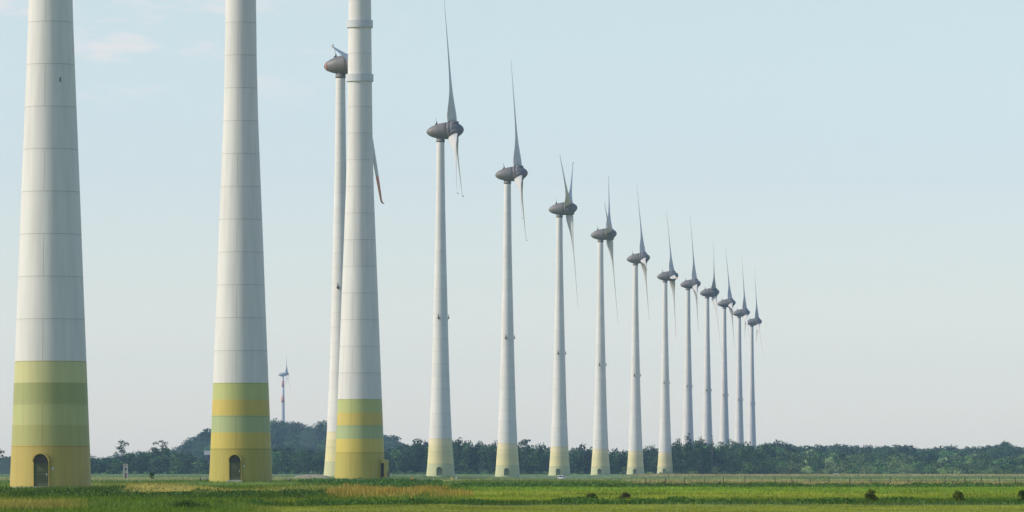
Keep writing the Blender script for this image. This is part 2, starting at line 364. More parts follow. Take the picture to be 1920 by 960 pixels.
def tower_mesh(key):
    ty = key[0]; mod = BANDS[key][0]; b = MB(); P = [(rad(ty, 0), -1.2)]
    zz = sorted(set([0.0, 1, 2, 3]+[round(mod*i, 3) for i in range(0, 28) if mod*i < 95.6]+[95.6]+list(np.arange(0, 95, 1.5))))
    for z in zz: P.append((rad(ty, z), z))
    b.lathe(P, 72); me = bpy.data.meshes.new('tower'); me.from_pydata(b.V, [], b.F); me.materials.append(TM[key])
    me.polygons.foreach_set('use_smooth', [len(p.vertices) == 4 for p in me.polygons]); me.update(); return me
TME = {k: tower_mesh(k) for k in BANDS}
# nacelle: an egg along x, tower axis at x=0, nose forward
NP = [(.02, -4.05), (.42, -3.9), (.78, -3.62), (1.2, -3.05), (1.6, -2.25), (1.95, -1.2), (2.2, -.1), (2.34, 1.0), (2.40, 1.75)]
GP = [(2.42, 1.83), (2.44, 2.3), (2.40, 2.72)]
HP = [(2.38, 2.80), (2.33, 3.4), (2.18, 4.1), (1.98, 4.8), (1.68, 5.4), (1.28, 5.95), (.8, 6.4), (.35, 6.62), (.02, 6.68)]
def lathe_mesh(name, prof, m, extra=None):
    b = MB().lathe(prof, 40, 'x')
    if extra: extra(b)
    me = bpy.data.meshes.new(name); me.from_pydata(b.V, [], b.F); me.materials.append(m)
    me.polygons.foreach_set('use_smooth', [True]*len(me.polygons)); me.update(); return me
ME_NAC = lathe_mesh('nacelle', NP+[(2.34, 1.78)], M_NAC); ME_GEN = lathe_mesh('generator_ring', [(2.35, 1.80)]+GP+[(2.34, 2.76)], M_NAC); ME_HUB = lathe_mesh('hub', [(2.30, 2.78)]+HP, M_HUB)
ME_JOINT = lathe_mesh('joint', [(2.0, 1.74), (2.34, 1.74), (2.34, 2.84), (2.0, 2.84)], M_SEAMD)
ME_REDBAND = lathe_mesh('red_stripe', [(.985, -3.48), (1.165, -3.22)], M_RED)
def mast_mesh():
    b = MB(); b.box(-1.0, 0, 2.12, .9, .5, .35, tx=.6, ty=.6); b.tube([(-1.0, 0, 2.2), (-1.0, 0, 3.8)], .05, 6); b.box(-1, 0, 3.5, .1, .7, .06); b.box(-.85, 0, 2.5, .35, .3, .5, tx=.5, ty=.5)
    me = bpy.data.meshes.new('sensor_mast'); me.from_pydata(b.V, [], b.F); me.materials.append(M_DARKMETAL); me.update(); return me
ME_MAST = mast_mesh()
def neck_mesh():
    b = MB().lathe([(1.11, 94.9), (1.22, 95.0), (1.22, 95.7), (1.13, 95.75), (1.13, 96.9)], 40); me = bpy.data.meshes.new('yaw_collar'); me.from_pydata(b.V, [], b.F); me.materials.append(M_NAC)
    me.polygons.foreach_set('use_smooth', [len(p.vertices) == 4 for p in me.polygons]); me.update(); return me
ME_NECK = neck_mesh()
# blade: radial +z, rotor axis +x, direction of travel +y
ST = [(2.3, 2.8, .60, 66), (3.0, 3.1, .60, 65), (4.2, 3.1, .54, 60), (6.5, 2.7, .44, 49), (8.5, 2.3, .38, 37), (10.7, 1.95, .33, 27), (13.5, 1.7, .30, 20), (16.5, 1.5, .27, 16),
      (20, 1.3, .26, 12), (24.6, 1.08, .20, 9), (29, .86, .15, 7), (33, .66, .11, 6), (35.2, .50, .08, 5)]
def blade_mesh(red):
    V = []; F = []; K = 14
    st = [(r, c, th, tw, 0.0, 0.0) for r, c, th, tw in ST]+[(35.85, .40, .09, 5, .12, -.05), (36.0, .26, .14, 5, .42, -.1)]
    for r, c, th, tw, ox, oy in st:
        ch = np.array([math.sin(R_(tw)), math.cos(R_(tw))]); no = np.array([ch[1], -ch[0]])
        for k in range(K):
            a_ = 2*math.pi*k/K; xx = .5+.5*math.cos(a_); yy = math.sin(a_)*(.5+.25*math.cos(a_)) if r > 3.5 else math.sin(a_)*.5
            p = ch*((xx-.68)*c)+no*(yy*th); V.append((p[0]+ox, p[1]+oy, r))
    nS = len(st)
    for i in range(nS-1):
        for k in range(K): F.append((i*K+k, i*K+(k+1) % K, (i+1)*K+(k+1) % K, (i+1)*K+k))
    F.append(tuple(range(K-1, -1, -1))); F.append(tuple((nS-1)*K+k for k in range(K)))
    me = bpy.data.meshes.new('blade'); me.from_pydata(V, [], F); me.materials.append(M_BLADE); me.materials.append(M_RED)
    for p in me.polygons:
        p.use_smooth = len(p.vertices) == 4
        if red and p.center.z > 29: p.material_index = 1
    me.update(); return me
M_BLADE = mat('blade_paint', (.50, .50, .48), .42, noise=.1, nscale=.5)
ME_BLADE = blade_mesh(False); ME_BLADER = blade_mesh(True)
def collar_mesh():
    b = MB().lathe([(1.05, 1.7), (1.32, 1.75), (1.32, 2.32), (1.2, 2.42)], 28); V = [(x*1.05, y_, z) for x, y_, z in b.V]
    me = bpy.data.meshes.new('blade_root_collar'); me.from_pydata(V, [], b.F); me.materials.append(M_HUB); me.polygons.foreach_set('use_smooth', [len(p.vertices) == 4 for p in me.polygons]); me.update(); return me
ME_COLLAR = collar_mesh()

def arch(wd, ht, n=12):
    r = wd/2; P = [(-r, 0), (-r, ht-r)]+[(-r*math.cos(math.pi*i/n), ht-r+r*math.sin(math.pi*i/n)) for i in range(1, n)]+[(r, ht-r), (r, 0)]; return P
def make_door(parent, ty, wd, ht, ang, paintm, doorm, detail):
    """arched doorway; built in a frame where +x points out of the tower wall"""
    M = Matrix.Rotation(R_(ang), 4, 'Z'); r0 = rad(ty, 0); z0 = .3
    def put(o): o.matrix_basis = M; return o
    P = arch(wd, ht); xo = rad(ty, .3)+.03
    V = [(xo, a_, z0+b_) for a_, b_ in P]+[(xo-.9, a_, z0+b_) for a_, b_ in P]; n = len(P)
    F = [tuple(range(n)), tuple(range(2*n-1, n-1, -1))]+[(i, (i+1) % n, n+(i+1) % n, n+i)[::-1] for i in range(n)]
    d = put(pydata('door', V, F, doorm, parent))
    O = arch(wd+.12, ht+.06); xf = xo+.10
    V = []; F = []
    for x_ in (xf, xo-.9):
        V += [(x_, a_, z0+b_) for a_, b_ in P]+[(x_, a_, z0+b_) for a_, b_ in O]
    for i in range(n-1):
        F += [(i, i+1, n+i+1, n+i), (2*n+i, 3*n+i, 3*n+i+1, 2*n+i+1), (i, 2*n+i, 2*n+i+1, i+1), (n+i, n+i+1, 3*n+i+1, 3*n+i)]
    F += [(0, n, 3*n, 2*n), (n-1, 3*n-1, 4*n-1, 2*n-1)]
    f = pydata('door_frame', V, F, paintm, d)
    P2 = [p for p in arch(wd+.02, ht+.01) if p[1] >= ht-wd/2-.02]; O2 = [p for p in arch(wd+.26, ht+.13) if p[1] >= ht-wd/2-.02]; k2 = len(P2); V = []; F = []
    for x_ in (xo+.42, xo-.4): V += [(x_, a_, z0+b_) for a_, b_ in P2]+[(x_, a_, z0+b_) for a_, b_ in O2]
    for i in range(k2-1): F += [(i, i+1, k2+i+1, k2+i), (i, 2*k2+i, 2*k2+i+1, i+1), (k2+i, k2+i+1, 3*k2+i+1, 3*k2+i)]
    F += [(0, k2, 3*k2, 2*k2), (k2-1, 3*k2-1, 4*k2-1, 2*k2-1)]
    pydata('hood', V, F, paintm, d)
    if detail:
        b = MB(); 
        for z in (.45, .62, .79, .96, 1.13): b.box(xo+.02, 0, z0+z, .05, wd*.72, .05)
        b.box(xo+.02, 0, z0+1.45, .06, wd*.9, .06); b.build('vent_grille', doorm, d)
        MB().box(xo+.06, wd*.38, z0+1.15, .08, .05, .28).build('handle', M_STEEL, d)
        b = MB().box(xo+.015, 0, z0+ht-.62, .04, wd*.82, .62); b.build('fanlight', M_GLASS, d)
        b = MB().box(rad(ty, 0)+.25, 0, .13, 1.1, wd+.5, .30); b.build('door_step', M_CONC, d)
    return d
# round sign beside a door
def disc(mb, x, y, z, r, th):
    n = 16; V = [(x, y+r*math.cos(2*math.pi*i/n), z+r*math.sin(2*math.pi*i/n)) for i in range(n)]+[(x+th, y+r*math.cos(2*math.pi*i/n), z+r*math.sin(2*math.pi*i/n)) for i in range(n)]
    mb.add(V, [tuple(range(n-1, -1, -1)), tuple(range(n, 2*n))]+[(i, (i+1) % n, n+(i+1) % n, n+i) for i in range(n)])
def warn_mesh():
    b = MB(); b.box(.25, 0, 0, .55, .6, .15); b.box(.25, 0, .6, .30, .36, 1.1, tx=.15, ty=.15); b.box(.15, 0, -.2, .2, .35, .3, tx=1.6, ty=1.2)
    me = bpy.data.meshes.new('warning_light'); me.from_pydata(b.V, [], b.F); me.materials.append(M_DARKMETAL); me.update(); return me
ME_WARN = warn_mesh()
LAB = {1: 'thickest pale tower at far left with olive and green foot bands and an arched door',
 2: 'pale tower with yellow, green and ochre foot bands and arched door, second from the left',
 3: 'pale tower with two steel collars near its top and a door box on its right',
 4: 'turbine mostly hidden behind the collared tower, its red striped grey nacelle peeking out at left',
 5: 'turbine with the largest nacelle and rotor in view, its upper blade reaching the top edge',
 6: 'second largest of the turbines with full rotors, two lower blade tips at different heights',
 7: 'turbine with two blades in a narrow V above the nacelle, behind the white car',
 8: 'turbine with a short and a tall blade nearly overlapping above its nacelle',
 9: 'turbine with a plain white stub blade, whose pale foot stands clear of the trees',
 10: 'turbine with a red tipped stub blade, its foot just left of the tall tree clump',
 11: 'first and tallest of the five turbines whose feet are hidden by the tree clump',
 12: 'second tallest of the five slim turbines rising from behind the tree clump',
 13: 'middle one of the five slim turbines rising from behind the trees',
 14: 'slim distant turbine next to last in the row, rising from behind the wood',
 15: 'farthest and lowest turbine at the right end of the row'}
def make_turbine(T):
    key = T['t']; ty = key[0]; root = empty('wind_turbine', (T['X'], T['D'], T['z']), LAB[T['n']], 'wind turbine', 'wind turbines in the long curving row')
    tw = link('tower', TME[key], root); tw.rotation_euler.z = R_(T['door'])
    dz = 98.2-T['z']-96.9+.35            # keep the nacelle at the same height above the plain
    # flanges, lights
    def local(o, m): o.matrix_basis = m; return o
    if key[0] == 'A':
        for z in ((64.9, 73.6) if T['n'] == 3 else (64.9, 73.6)):
            MB().lathe([(rad(ty, z)-.1, z-.62), (rad(ty, z)+.26, z-.6), (rad(ty, z)+.26, z+.58), (rad(ty, z)-.1, z+.6)], 64).build('steel_collar', M_STEEL, root)
        if T['n'] == 1: MB().lathe([(4.13, -.8), (4.13, .22), (4.04, .23)], 72).build('plinth', M_CONC, root, True)
        d = make_door(root, ty, 1.5, 3.2, T['door'], TM[key], M_DOOR, True) if T['n'] != 3 else None
        b = MB(); disc(b, 0, 0, 0, .13, .03); s_ = b.build('round_sign', M_WHITE, root); a_ = R_(T['door']+16)
        s_.matrix_basis = Matrix.Translation((math.cos(a_)*(rad(ty, 2)+.02), math.sin(a_)*(rad(ty, 2)+.02), 2.05)) @ Matrix.Rotation(a_, 4, 'Z')
        if T['n'] == 1:
            for zz in (40.9,): MB().box(0, 0, 0, .12, .12, .45).build('bracket', M_DARKMETAL, root).matrix_basis = Matrix.Translation((1.15, -math.sqrt(rad(ty, zz)**2-1.15**2), zz))
        if T['n'] == 3:   # service box mounted beside the door
            a_ = R_(-22); MP = Matrix.Translation((math.cos(a_)*4.0, math.sin(a_)*4.0, 0)) @ Matrix.Rotation(a_, 4, 'Z')
            o = MB().box(.3, 0, 1.75, .9, 1.6, 2.9).build('door_porch', TM[key], root); o.matrix_basis = MP
            o = MB().box(.34, -.82, 1.55, .5, .05, 2.2).build('porch_opening', M_SEAMD, root); o.matrix_basis = MP
            o = MB().box(.35, 0, 1.1, .9, 1.1, .8).build('service_box', M_DARKMETAL, root); a_ = R_(-12); o.matrix_basis = Matrix.Translation((math.cos(a_)*4.0, math.sin(a_)*4.0, -.3)) @ Matrix.Rotation(a_, 4, 'Z')
    else:
        make_door(root, ty, 1.55, 2.35, T['door'], TM[key], M_DOORB, False)
        for a_ in (-104, 4, 130):
            o = link('warning_light', ME_WARN, root); q = R_(a_); r = rad(ty, 45)
            o.matrix_basis = Matrix.Translation((math.cos(q)*r, math.sin(q)*r, 45)) @ Matrix.Rotation(q, 4, 'Z')
    hzl = 98.2-T['z']
    nk = link('yaw_collar', ME_NECK, root); nk.location.z = hzl-98.2+.1
    tw.scale.z = (hzl-2.6)/95.6 if T['n'] > 3 else 1
    tilt = T.get('tilt', 5); psi = R_(T['yaw'])
    B = Matrix.Translation((0, 0, hzl)) @ Matrix.Rotation(psi, 4, 'Z') @ Matrix.Rotation(-R_(tilt), 4, 'Y')
    nac = local(link('nacelle', ME_NAC, root), B); link('joint', ME_JOINT, nac); link('sensor_mast', ME_MAST, nac)
    if T['n'] == 4: link('red_stripe', ME_REDBAND, nac)
    local(link('generator_ring', ME_GEN, root), B); local(link('hub', ME_HUB, root), B)
    s = T.get('R', 36)/36.0
    for k in range(3):
        M = B @ Matrix.Translation((4.0, 0, 0)) @ Matrix.Rotation(-R_(T['az']+120*k), 4, 'X')
        local(link('blade_root_collar', ME_COLLAR, root), M)
        red = T['n'] == 10 or (T['n'] == 4 and k == 0)
        local(link('blade', ME_BLADER if red else ME_BLADE, root), M @ Matrix.Diagonal((T.get('fat', 1), T.get('fat', 1), s, 1)) @ Matrix.Rotation(-R_(T.get('pitch', 0)), 4, 'Z'))
    return root
for T in TURB: make_turbine(T)
# the lone far turbine on the wooded hill, red rings on its tower
DF = 7750.0; XF = at(530.5, DF); zf = float(ground(XF, DF)); HF = CAMZ+181*DF/FP-zf
far = empty('wind_turbine', (XF, DF, zf), 'tiny far turbine with red rings on its white tower, rising above the wooded hill', 'wind turbine')
def fr_(z): return 3.6-2.0*z/HF
MB().lathe([(fr_(z), z) for z in (-2, HF*.3, HF*.6, HF-2)], 24).build('tower', M_WHITE, far, True)
for zc, h_ in ((HF-14, 9), (HF-36, 10)):
    MB().lathe([(fr_(z)+.06, z) for z in (zc-h_/2, zc+h_/2)], 24).build('red_ring', M_RED, far, True)
B = Matrix.Translation((0, 0, HF)) @ Matrix.Rotation(R_(8.5), 4, 'Z') @ Matrix.Rotation(-R_(4), 4, 'Y') 
M_NACF = mat('nacelle_pale', (.42, .42, .44), .5)
o = MB().lathe([(.3, -7), (1.6, -5.8), (2.6, -3), (2.9, 0), (2.6, 3), (1.8, 4.2)], 24, 'x').build('nacelle', M_NACF, far, True); o.matrix_basis = B
o = MB().lathe([(1.2, 4.1), (2.0, 4.8), (2.2, 6.5), (1.6, 8), (.4, 8.8)], 24, 'x').build('hub', M_HUB, far, True); o.matrix_basis = B
for k in range(3):
    o = link('blade', ME_BLADER, far); o.matrix_basis = B @ Matrix.Translation((6.3, 0, 0)) @ Matrix.Rotation(-R_(-6+120*k), 4, 'X') @ Matrix.Diagonal((1.5, 1.5, 1, 1))

# ------------------------------------------------------------------ trees
def leaf_cloud(r, blobs, n, size, flat=.8):
    """n separate leaf-clump quads on/inside ellipsoid blobs [(cx,cy,cz,rx,ry,rz)]"""
    B_ = np.array(blobs); wgt = (B_[:, 3]*B_[:, 5]); wgt = wgt/wgt.sum(); bi = r.choice(len(B_), n, p=wgt); b = B_[bi]
    d = r.normal(size=(n, 3)); d /= np.linalg.norm(d, axis=1)[:, None]; d[:, 2] = np.where(d[:, 2] < -.35, -d[:, 2]*.6, d[:, 2])
    rr = (.62+.48*r.random(n)**.7)[:, None]; c = b[:, :3]+d*rr*b[:, 3:]
    nr = d+r.normal(size=(n, 3))*.75; nr /= np.linalg.norm(nr, axis=1)[:, None]
    t1 = np.cross(nr, r.normal(size=(n, 3))); t1 /= np.linalg.norm(t1, axis=1)[:, None]; t2 = np.cross(nr, t1)
    s = size*(.55+.9*r.random(n))[:, None]; e = .45+.6*r.random(n)[:, None]
    P = np.stack([c-t1*s*.5, c-t2*s*.5*e, c+t1*s*.5, c+t2*s*.5*e], 1)+r.normal(size=(n, 4, 3))*size*.07
    return P.reshape(-1, 3), bi
def crown_blobs(r, h, wd, base=.25, k=9, style='round'):
    out = []
    if style == 'umbrella':
        for i in range(k):
            a_ = r.random()*6.28; q = wd*.42*r.random()**.5
            out.append((q*math.cos(a_), q*math.sin(a_), h*(.60+.36*r.random())-q*.25, wd*.16*(1+r.random()*.6), wd*.16*(1+r.random()*.6), h*.07*(1+r.random()*.6)))
    else:
        for i in range(k):
            f = (i+.5)/k; a_ = r.random()*6.28; zz = base+(1-base)*f
            prof = math.sin(math.pi*min(.97, .18+.80*f))**.7; q = wd*.5*prof*(.35+.5*r.random()); s = wd*(.17+.12*r.random())*(1.15-.5*f)
            out.append((q*math.cos(a_), q*math.sin(a_), h*zz-s*.6, s*1.1, s*1.1, s*.85))
        out.append((0, 0, h*(base+(1-base)*.45), wd*.30, wd*.30, h*(1-base)*.42))
    return out
def limbs(b, r, h, wd, tr, blobs, nl=5):
    lean = (r.random(2)-.5)*wd*.12
    b.tube([(0, 0, -.6), (lean[0]*.4, lean[1]*.4, h*.3), (lean[0], lean[1], h*.62)], [tr*1.25, tr*.8, tr*.4], 7)
    for i in range(min(nl, len(blobs))):
        q = blobs[int(r.integers(len(blobs)))]; z0 = h*(.25+.25*r.random())
        b.tube([(lean[0]*.4, lean[1]*.4, z0), (q[0]*.5+lean[0]*.3, q[1]*.5, (z0+q[2])*.52), (q[0], q[1], q[2])], [tr*.5, tr*.35, tr*.12], 5)
def tree_obj(name, px, D, h, wd, label, cat, tint, style='round', n=900, size=.42, seed=1, tr=None, group=None, base=.25, k=10, z=None, pale=False, nl=5):
    r = np.random.default_rng(seed); X = at(px, D); z0 = float(ground(X, D)) if z is None else z
    root = empty(name, (X, D, z0), label, cat, group)
    bl = crown_blobs(r, h, wd, base, k, style); b = MB(); limbs(b, r, h, wd, tr or h*.012, bl, nl)
    b.build('trunk' if cat == 'tree' else 'stem', M_PALEBARK if pale else M_BARK, root, True)
    P, bi = leaf_cloud(r, bl, n, size); t_ = (np.array(lin(tint))*TREEK)[None]*(1+.35*(r.random(len(P)//4)-.5)+.3*(r.random(len(bl))[bi]-.5))[:, None]
    fast_mesh('crown' if cat == 'tree' else 'foliage', P, 4, np.repeat(t_, 4, 0), M_LEAF, root); return root
# wood masses -----------------------------------------------------------
TPL = []
for i in range(10):
    r = np.random.default_rng(100+i); bl = crown_blobs(r, 1.0, 1.0, .05, 9)+[(0, 0, .25, .42, .42, .28), (.1, -.1, .55, .40, .40, .30), (-.12, .1, .68, .30, .30, .25)]; P, bi = leaf_cloud(r, bl, 620, .075)
    tnt = 1+.8*(r.random(len(P)//4)-.5)+.9*(r.random(len(bl))[bi]-.5); TPL.append((P, np.repeat(tnt, 4)))
def wood(name, spots, tints, kindlabel, seed=3):
    """spots: (X, D, topz, width) - one merged mass of far-off trees"""
    r = np.random.default_rng(seed); VV = []; CCx = []
    for (X, D, top, wd) in spots:
        P, tn = TPL[int(r.integers(len(TPL)))]; z0 = float(ground(X, D)); top = top+(2.2*r.random() if r.random() < .12 else 0); h = max(1.2, top-z0)
        if h < wd*.85: z0 -= wd*.85-h; h = wd*.85
        a_ = r.random()*6.28; c, s = math.cos(a_), math.sin(a_); Q = np.empty_like(P)
        Q[:, 0] = (P[:, 0]*c-P[:, 1]*s)*wd; Q[:, 1] = (P[:, 0]*s+P[:, 1]*c)*wd; Q[:, 2] = P[:, 2]*h*(1.02)
        VV.append(Q+np.array([X, D, z0-.2])); col = np.array(lin(tints[int(r.integers(len(tints)))]))*TREEK*(.6+.9*r.random()**1.5); CCx.append(tn[:, None]*col[None])
    tag(fast_mesh(name, np.concatenate(VV), 4, np.clip(np.concatenate(CCx), .002, 1), M_LEAF), kindlabel[0], kindlabel[1], kind='stuff')
def interp(P, x): return np.interp(x, [p[0] for p in P], [p[1] for p in P])
def rowspots(prof, x0, x1, D0, D1, rows, stepm, wd, jit=1.0, seed=1, drop=0.0):
    r = np.random.default_rng(seed); out = []
    for k in range(rows):
        D = D0+(D1-D0)*k/max(1, rows-1); x = x0+r.random()*stepm*FP/D
        while x < x1:
            Dj = D+(r.random()-.5)*(D1-D0)/max(1, rows)*1.0; fr = k/max(1, rows-1) if rows > 1 else 1
            yt = interp(prof, x)+drop*(1-fr); top = CAMZ+(883-yt)*Dj/FP
            top = top-abs(r.normal())*jit*1.0
            out.append((at(x, Dj), Dj, top, wd*(.7+.6*r.random()))); x += stepm*FP/Dj*(.7+.6*r.random())
    return out
FRONT = [(-300, 850), (170, 849), (200, 852), (240, 847), (275, 841), (300, 845), (340, 841), (395, 856), (450, 845), (510, 832), (560, 836), (605, 839), (640, 835), (722, 838), (745, 828), (765, 826), (782, 821), (800, 825), (822, 825),
         (850, 817), (870, 824), (900, 824), (930, 823), (975, 829), (1010, 831), (1030, 836), (1070, 835), (1105, 833), (1150, 838), (1175, 839), (1208, 834), (1230, 833), (1262, 824), (1290, 818), (1320, 821),
         (1340, 830), (1355, 829), (1370, 824), (1390, 825), (1410, 829), (1436, 832), (1450, 846), (1480, 858)]
DKT = [(44, 74, 44), (56, 88, 50), (38, 64, 42), (66, 96, 58), (78, 112, 60), (60, 84, 58)]
LTT = [(84, 116, 60), (118, 146, 78), (86, 120, 66), (112, 128, 76), (74, 106, 60), (136, 154, 98)]
wood('woodland', rowspots(FRONT, 150, 1470, 2690, 2880, 6, 6.0, 11.0, 1.1, 21, 10), DKT, ('dense dark wood along the far edge of the meadow, left and centre', 'wood'))
RB = [(1420, 846), (1450, 852), (1500, 858), (1560, 862), (1600, 863), (1650, 862), (1700, 866), (1760, 861), (1820, 866), (1870, 862), (1920, 864), (2300, 864)]
wood('scrub', rowspots(RB, 1400, 2300, 2650, 2790, 4, 6.0, 9.5, 1.3, 22, 10), LTT, ('light green bushy scrub at the foot of the dunes on the right', 'scrub'))
RM = [(1420, 832), (1440, 826), (1470, 828), (1500, 836), (1600, 842), (1700, 846), (1790, 850), (1850, 846), (1920, 843), (2300, 843)]
wood('woodland', rowspots(RM, 1425, 2300, 2850, 3300, 7, 6.5, 12, 1.3, 23, 14), DKT+LTT, ('blue green wood covering the lower dunes on the right', 'wood'))
RF = [(1430, 829), (1445, 826), (1462, 823), (1480, 830), (1540, 831), (1570, 829), (1600, 832), (1660, 832), (1700, 831), (1725, 836), (1760, 833), (1800, 836), (1830, 835), (1850, 831), (1872, 829), (1887, 826), (1900, 833), (1920, 832), (2300, 832)]
wood('woodland', rowspots(RF, 1425, 2300, 3450, 4150, 8, 8, 16, 1.0, 24, 10), DKT, ('far blue wooded ridge along the horizon on the right', 'wood'))
HL = [(-400, 868), (0, 864), (30, 866), (200, 853), (240, 846), (280, 841), (310, 837), (326, 836), (340, 829), (358, 815), (380, 803), (400, 799), (450, 790), (508, 785), (535, 784), (552, 786), (565, 793), (580, 796), (600, 789), (640, 790), (700, 802), (722, 811), (738, 812), (748, 828), (770, 845)]
wood('woodland', rowspots(HL, 190, 770, 4330, 4760, 11, 6.5, 14, .9, 25, 40), DKT, ('blue hazy trees covering the high hill behind the second tower', 'wood'))
wood('woodland', rowspots([(-400, 868), (0, 865), (40, 868), (170, 862)], -300, 170, 3600, 3900, 4, 6, 12, .7, 26, 6), DKT, ('blue hazy wood low at the left edge behind the nearest tower', 'wood'))
# low bushes along the edge of the wood
wood('scrub', rowspots([(150, 880), (400, 882), (1470, 879)], 170, 1450, 2640, 2670, 2, 4.5, 5, .35, 27, 2), LTT[:4]+DKT[:2], ('low bushes in front of the dark wood', 'scrub'))

def topz(y, D): return CAMZ+(883-y)*D/FP
def tall(px, D, ytop, wdpx, *a, **k):
    X = at(px, D); z0 = float(ground(X, D)); return tree_obj('tree', px, D, topz(ytop, D)-z0, wdpx*D/FP, *a, **k)
tall(227, 2760, 827, 26, 'umbrella crowned tree standing clear above the wood, left of the small ruin-like tower', 'tree', (52, 80, 50), style='umbrella', n=420, size=.7, seed=31, k=9)
tall(300, 2760, 824, 30, 'tall open crowned tree above the wood between the first and second towers', 'tree', (50, 78, 48), style='umbrella', n=520, size=.7, seed=32, k=11)
tall(312, 2700, 838, 20, 'pale trunked tree below the open crowned tree', 'tree', (66, 96, 52), n=450, size=.7, seed=33, base=.45, pale=True)
tall(388, 4300, 801, 34, 'broad crown at the top left shoulder of the wooded hill', 'tree', (48, 74, 48), n=500, size=1.2, seed=34, style='umbrella', k=10)
tall(986, 2685, 823, 24, 'dark broad tree just right of the turbine with the second largest rotor', 'tree', (44, 70, 42), style='umbrella', n=520, size=.65, seed=35, k=9)
tall(1012, 2680, 829, 16, 'smaller pointed tree beside the dark broad tree', 'tree', (54, 82, 48), n=380, size=.6, seed=36)
tall(859, 2690, 817, 24, 'rounded tree right of the turbine whose blade reaches the top edge', 'tree', (46, 74, 46), n=520, size=.7, seed=37)
tall(783, 2690, 820, 26, 'rounded tree left of the turbine whose blade reaches the top edge', 'tree', (50, 80, 48), n=520, size=.7, seed=38)
tall(1290, 2650, 811, 30, 'tallest thin crowned tree of the clump, in front of the hidden turbine feet', 'tree', (50, 78, 46), n=900, size=.6, seed=39, k=16, base=.15, pale=True, tr=.12)
tall(1270, 2655, 820, 30, 'pale trunked tree on the left side of the tall clump', 'tree', (54, 80, 48), n=800, size=.6, seed=40, k=14, base=.1, pale=True, tr=.11)
tall(1312, 2645, 817, 40, 'dense dark tree in the middle of the tall clump', 'tree', (42, 68, 42), n=1300, size=.62, seed=41, k=18, base=.08)
tall(1335, 2655, 815, 14, 'sparse twiggy tree on the right side of the tall clump', 'tree', (60, 78, 50), n=320, size=.5, seed=42, k=14, base=.3, pale=True, nl=9, tr=.1)
tall(1370, 2650, 820, 44, 'pale green feathery tree right of the tall clump', 'tree', (84, 112, 66), n=1300, size=.6, seed=43, k=18, base=.08)
tall(1398, 2640, 826, 40, 'dark tree under the farthest turbines', 'tree', (44, 70, 44), n=1100, size=.62, seed=44, k=16, base=.08)
tall(1456, 3350, 822, 36, 'rounded tree hump right of the last turbine', 'tree', (46, 72, 46), n=600, size=.8, seed=45)
tall(1885, 3830, 827, 30, 'highest rounded tree on the ridge near the right edge', 'tree', (46, 72, 46), n=500, size=.95, seed=46)
tall(-3, 1900, 838, 22, 'dark branching tree cut by the left edge of the photo', 'tree', (40, 60, 38), n=420, size=.45, seed=47, style='umbrella', k=12)
tall(1224, 2680, 829, 18, 'thin tree top in the gap just left of the turbine beside the tall tree clump', 'tree', (54, 82, 50), n=360, size=.6, seed=48)
tall(600, 4320, 788, 24, 'tree crown on the hill top just left of the half hidden turbine', 'tree', (48, 74, 48), n=360, size=1.1, seed=49)
# single shrubs in the meadow -------------------------------------------
def shrub(px, D, hpx, wpx, label, tint=(98, 108, 44), seed=1, n=1500, size=.07, name='bush', kk=16):
    h = hpx*D/FP; wd = wpx*D/FP; return tree_obj(name, px, D, h, wd, label, 'bush', tint, n=n, size=size, seed=seed, base=.02, k=kk, tr=.02*max(1, h))
shrub(1632, 262, 27, 30, 'round dark bush on the weedy strip at lower right', seed=51)
shrub(1797, 262, 23, 26, 'small round bush nearer the right edge, with a paler stem', seed=52)
shrub(1917, 262, 26, 30, 'bush cut by the right edge of the photo', (60, 84, 34), seed=53)
shrub(1172, 300, 14, 26, 'low purplish brown bush below and right of the turbine with the nearly overlapping upper blades', (104, 100, 62), seed=54)
shrub(1107, 300, 12, 28, 'low dark bush in the bright meadow, left of the purplish brown one', (84, 94, 46), seed=55)
shrub(1380, 2350, 13, 15, 'solitary dark shrub on the tan strip before the wood', (46, 72, 44), seed=56, size=.35, n=400)
shrub(352, 222, 17, 92, 'wide low dark bramble clump at the bottom edge, left of centre', (60, 84, 32), seed=57, n=3500, size=.05, kk=16)
shrub(414, 258, 9, 12, 'tiny dark tuft bush right of the bramble clump', (36, 54, 22), seed=58, n=400)
shrub(1617, 640, 4, 14, 'small flat grey bush on the tan strip among the fence posts', (70, 84, 54), seed=59, n=400, size=.07)
shrub(1808, 640, 5, 24, 'flat dark bush under the fence line at right', (62, 76, 44), seed=60, n=600, size=.08)
shrub(1585, 560, 4, 4, 'dot sized dark bush at the edge of the bright meadow', (40, 56, 28), seed=61, n=200, size=.05)
shrub(105, 330, 8, 34, 'dark weed clump on the slope below the first tower', (36, 56, 24), seed=62, n=1200, size=.06)
# sapling
sp = tree_obj('sapling', 284, 700, 1.35, .8, 'lone bushy topped sapling between the first and second towers', 'sapling', (70, 96, 46), n=260, size=.13, seed=64, base=.5, k=5, tr=.035)

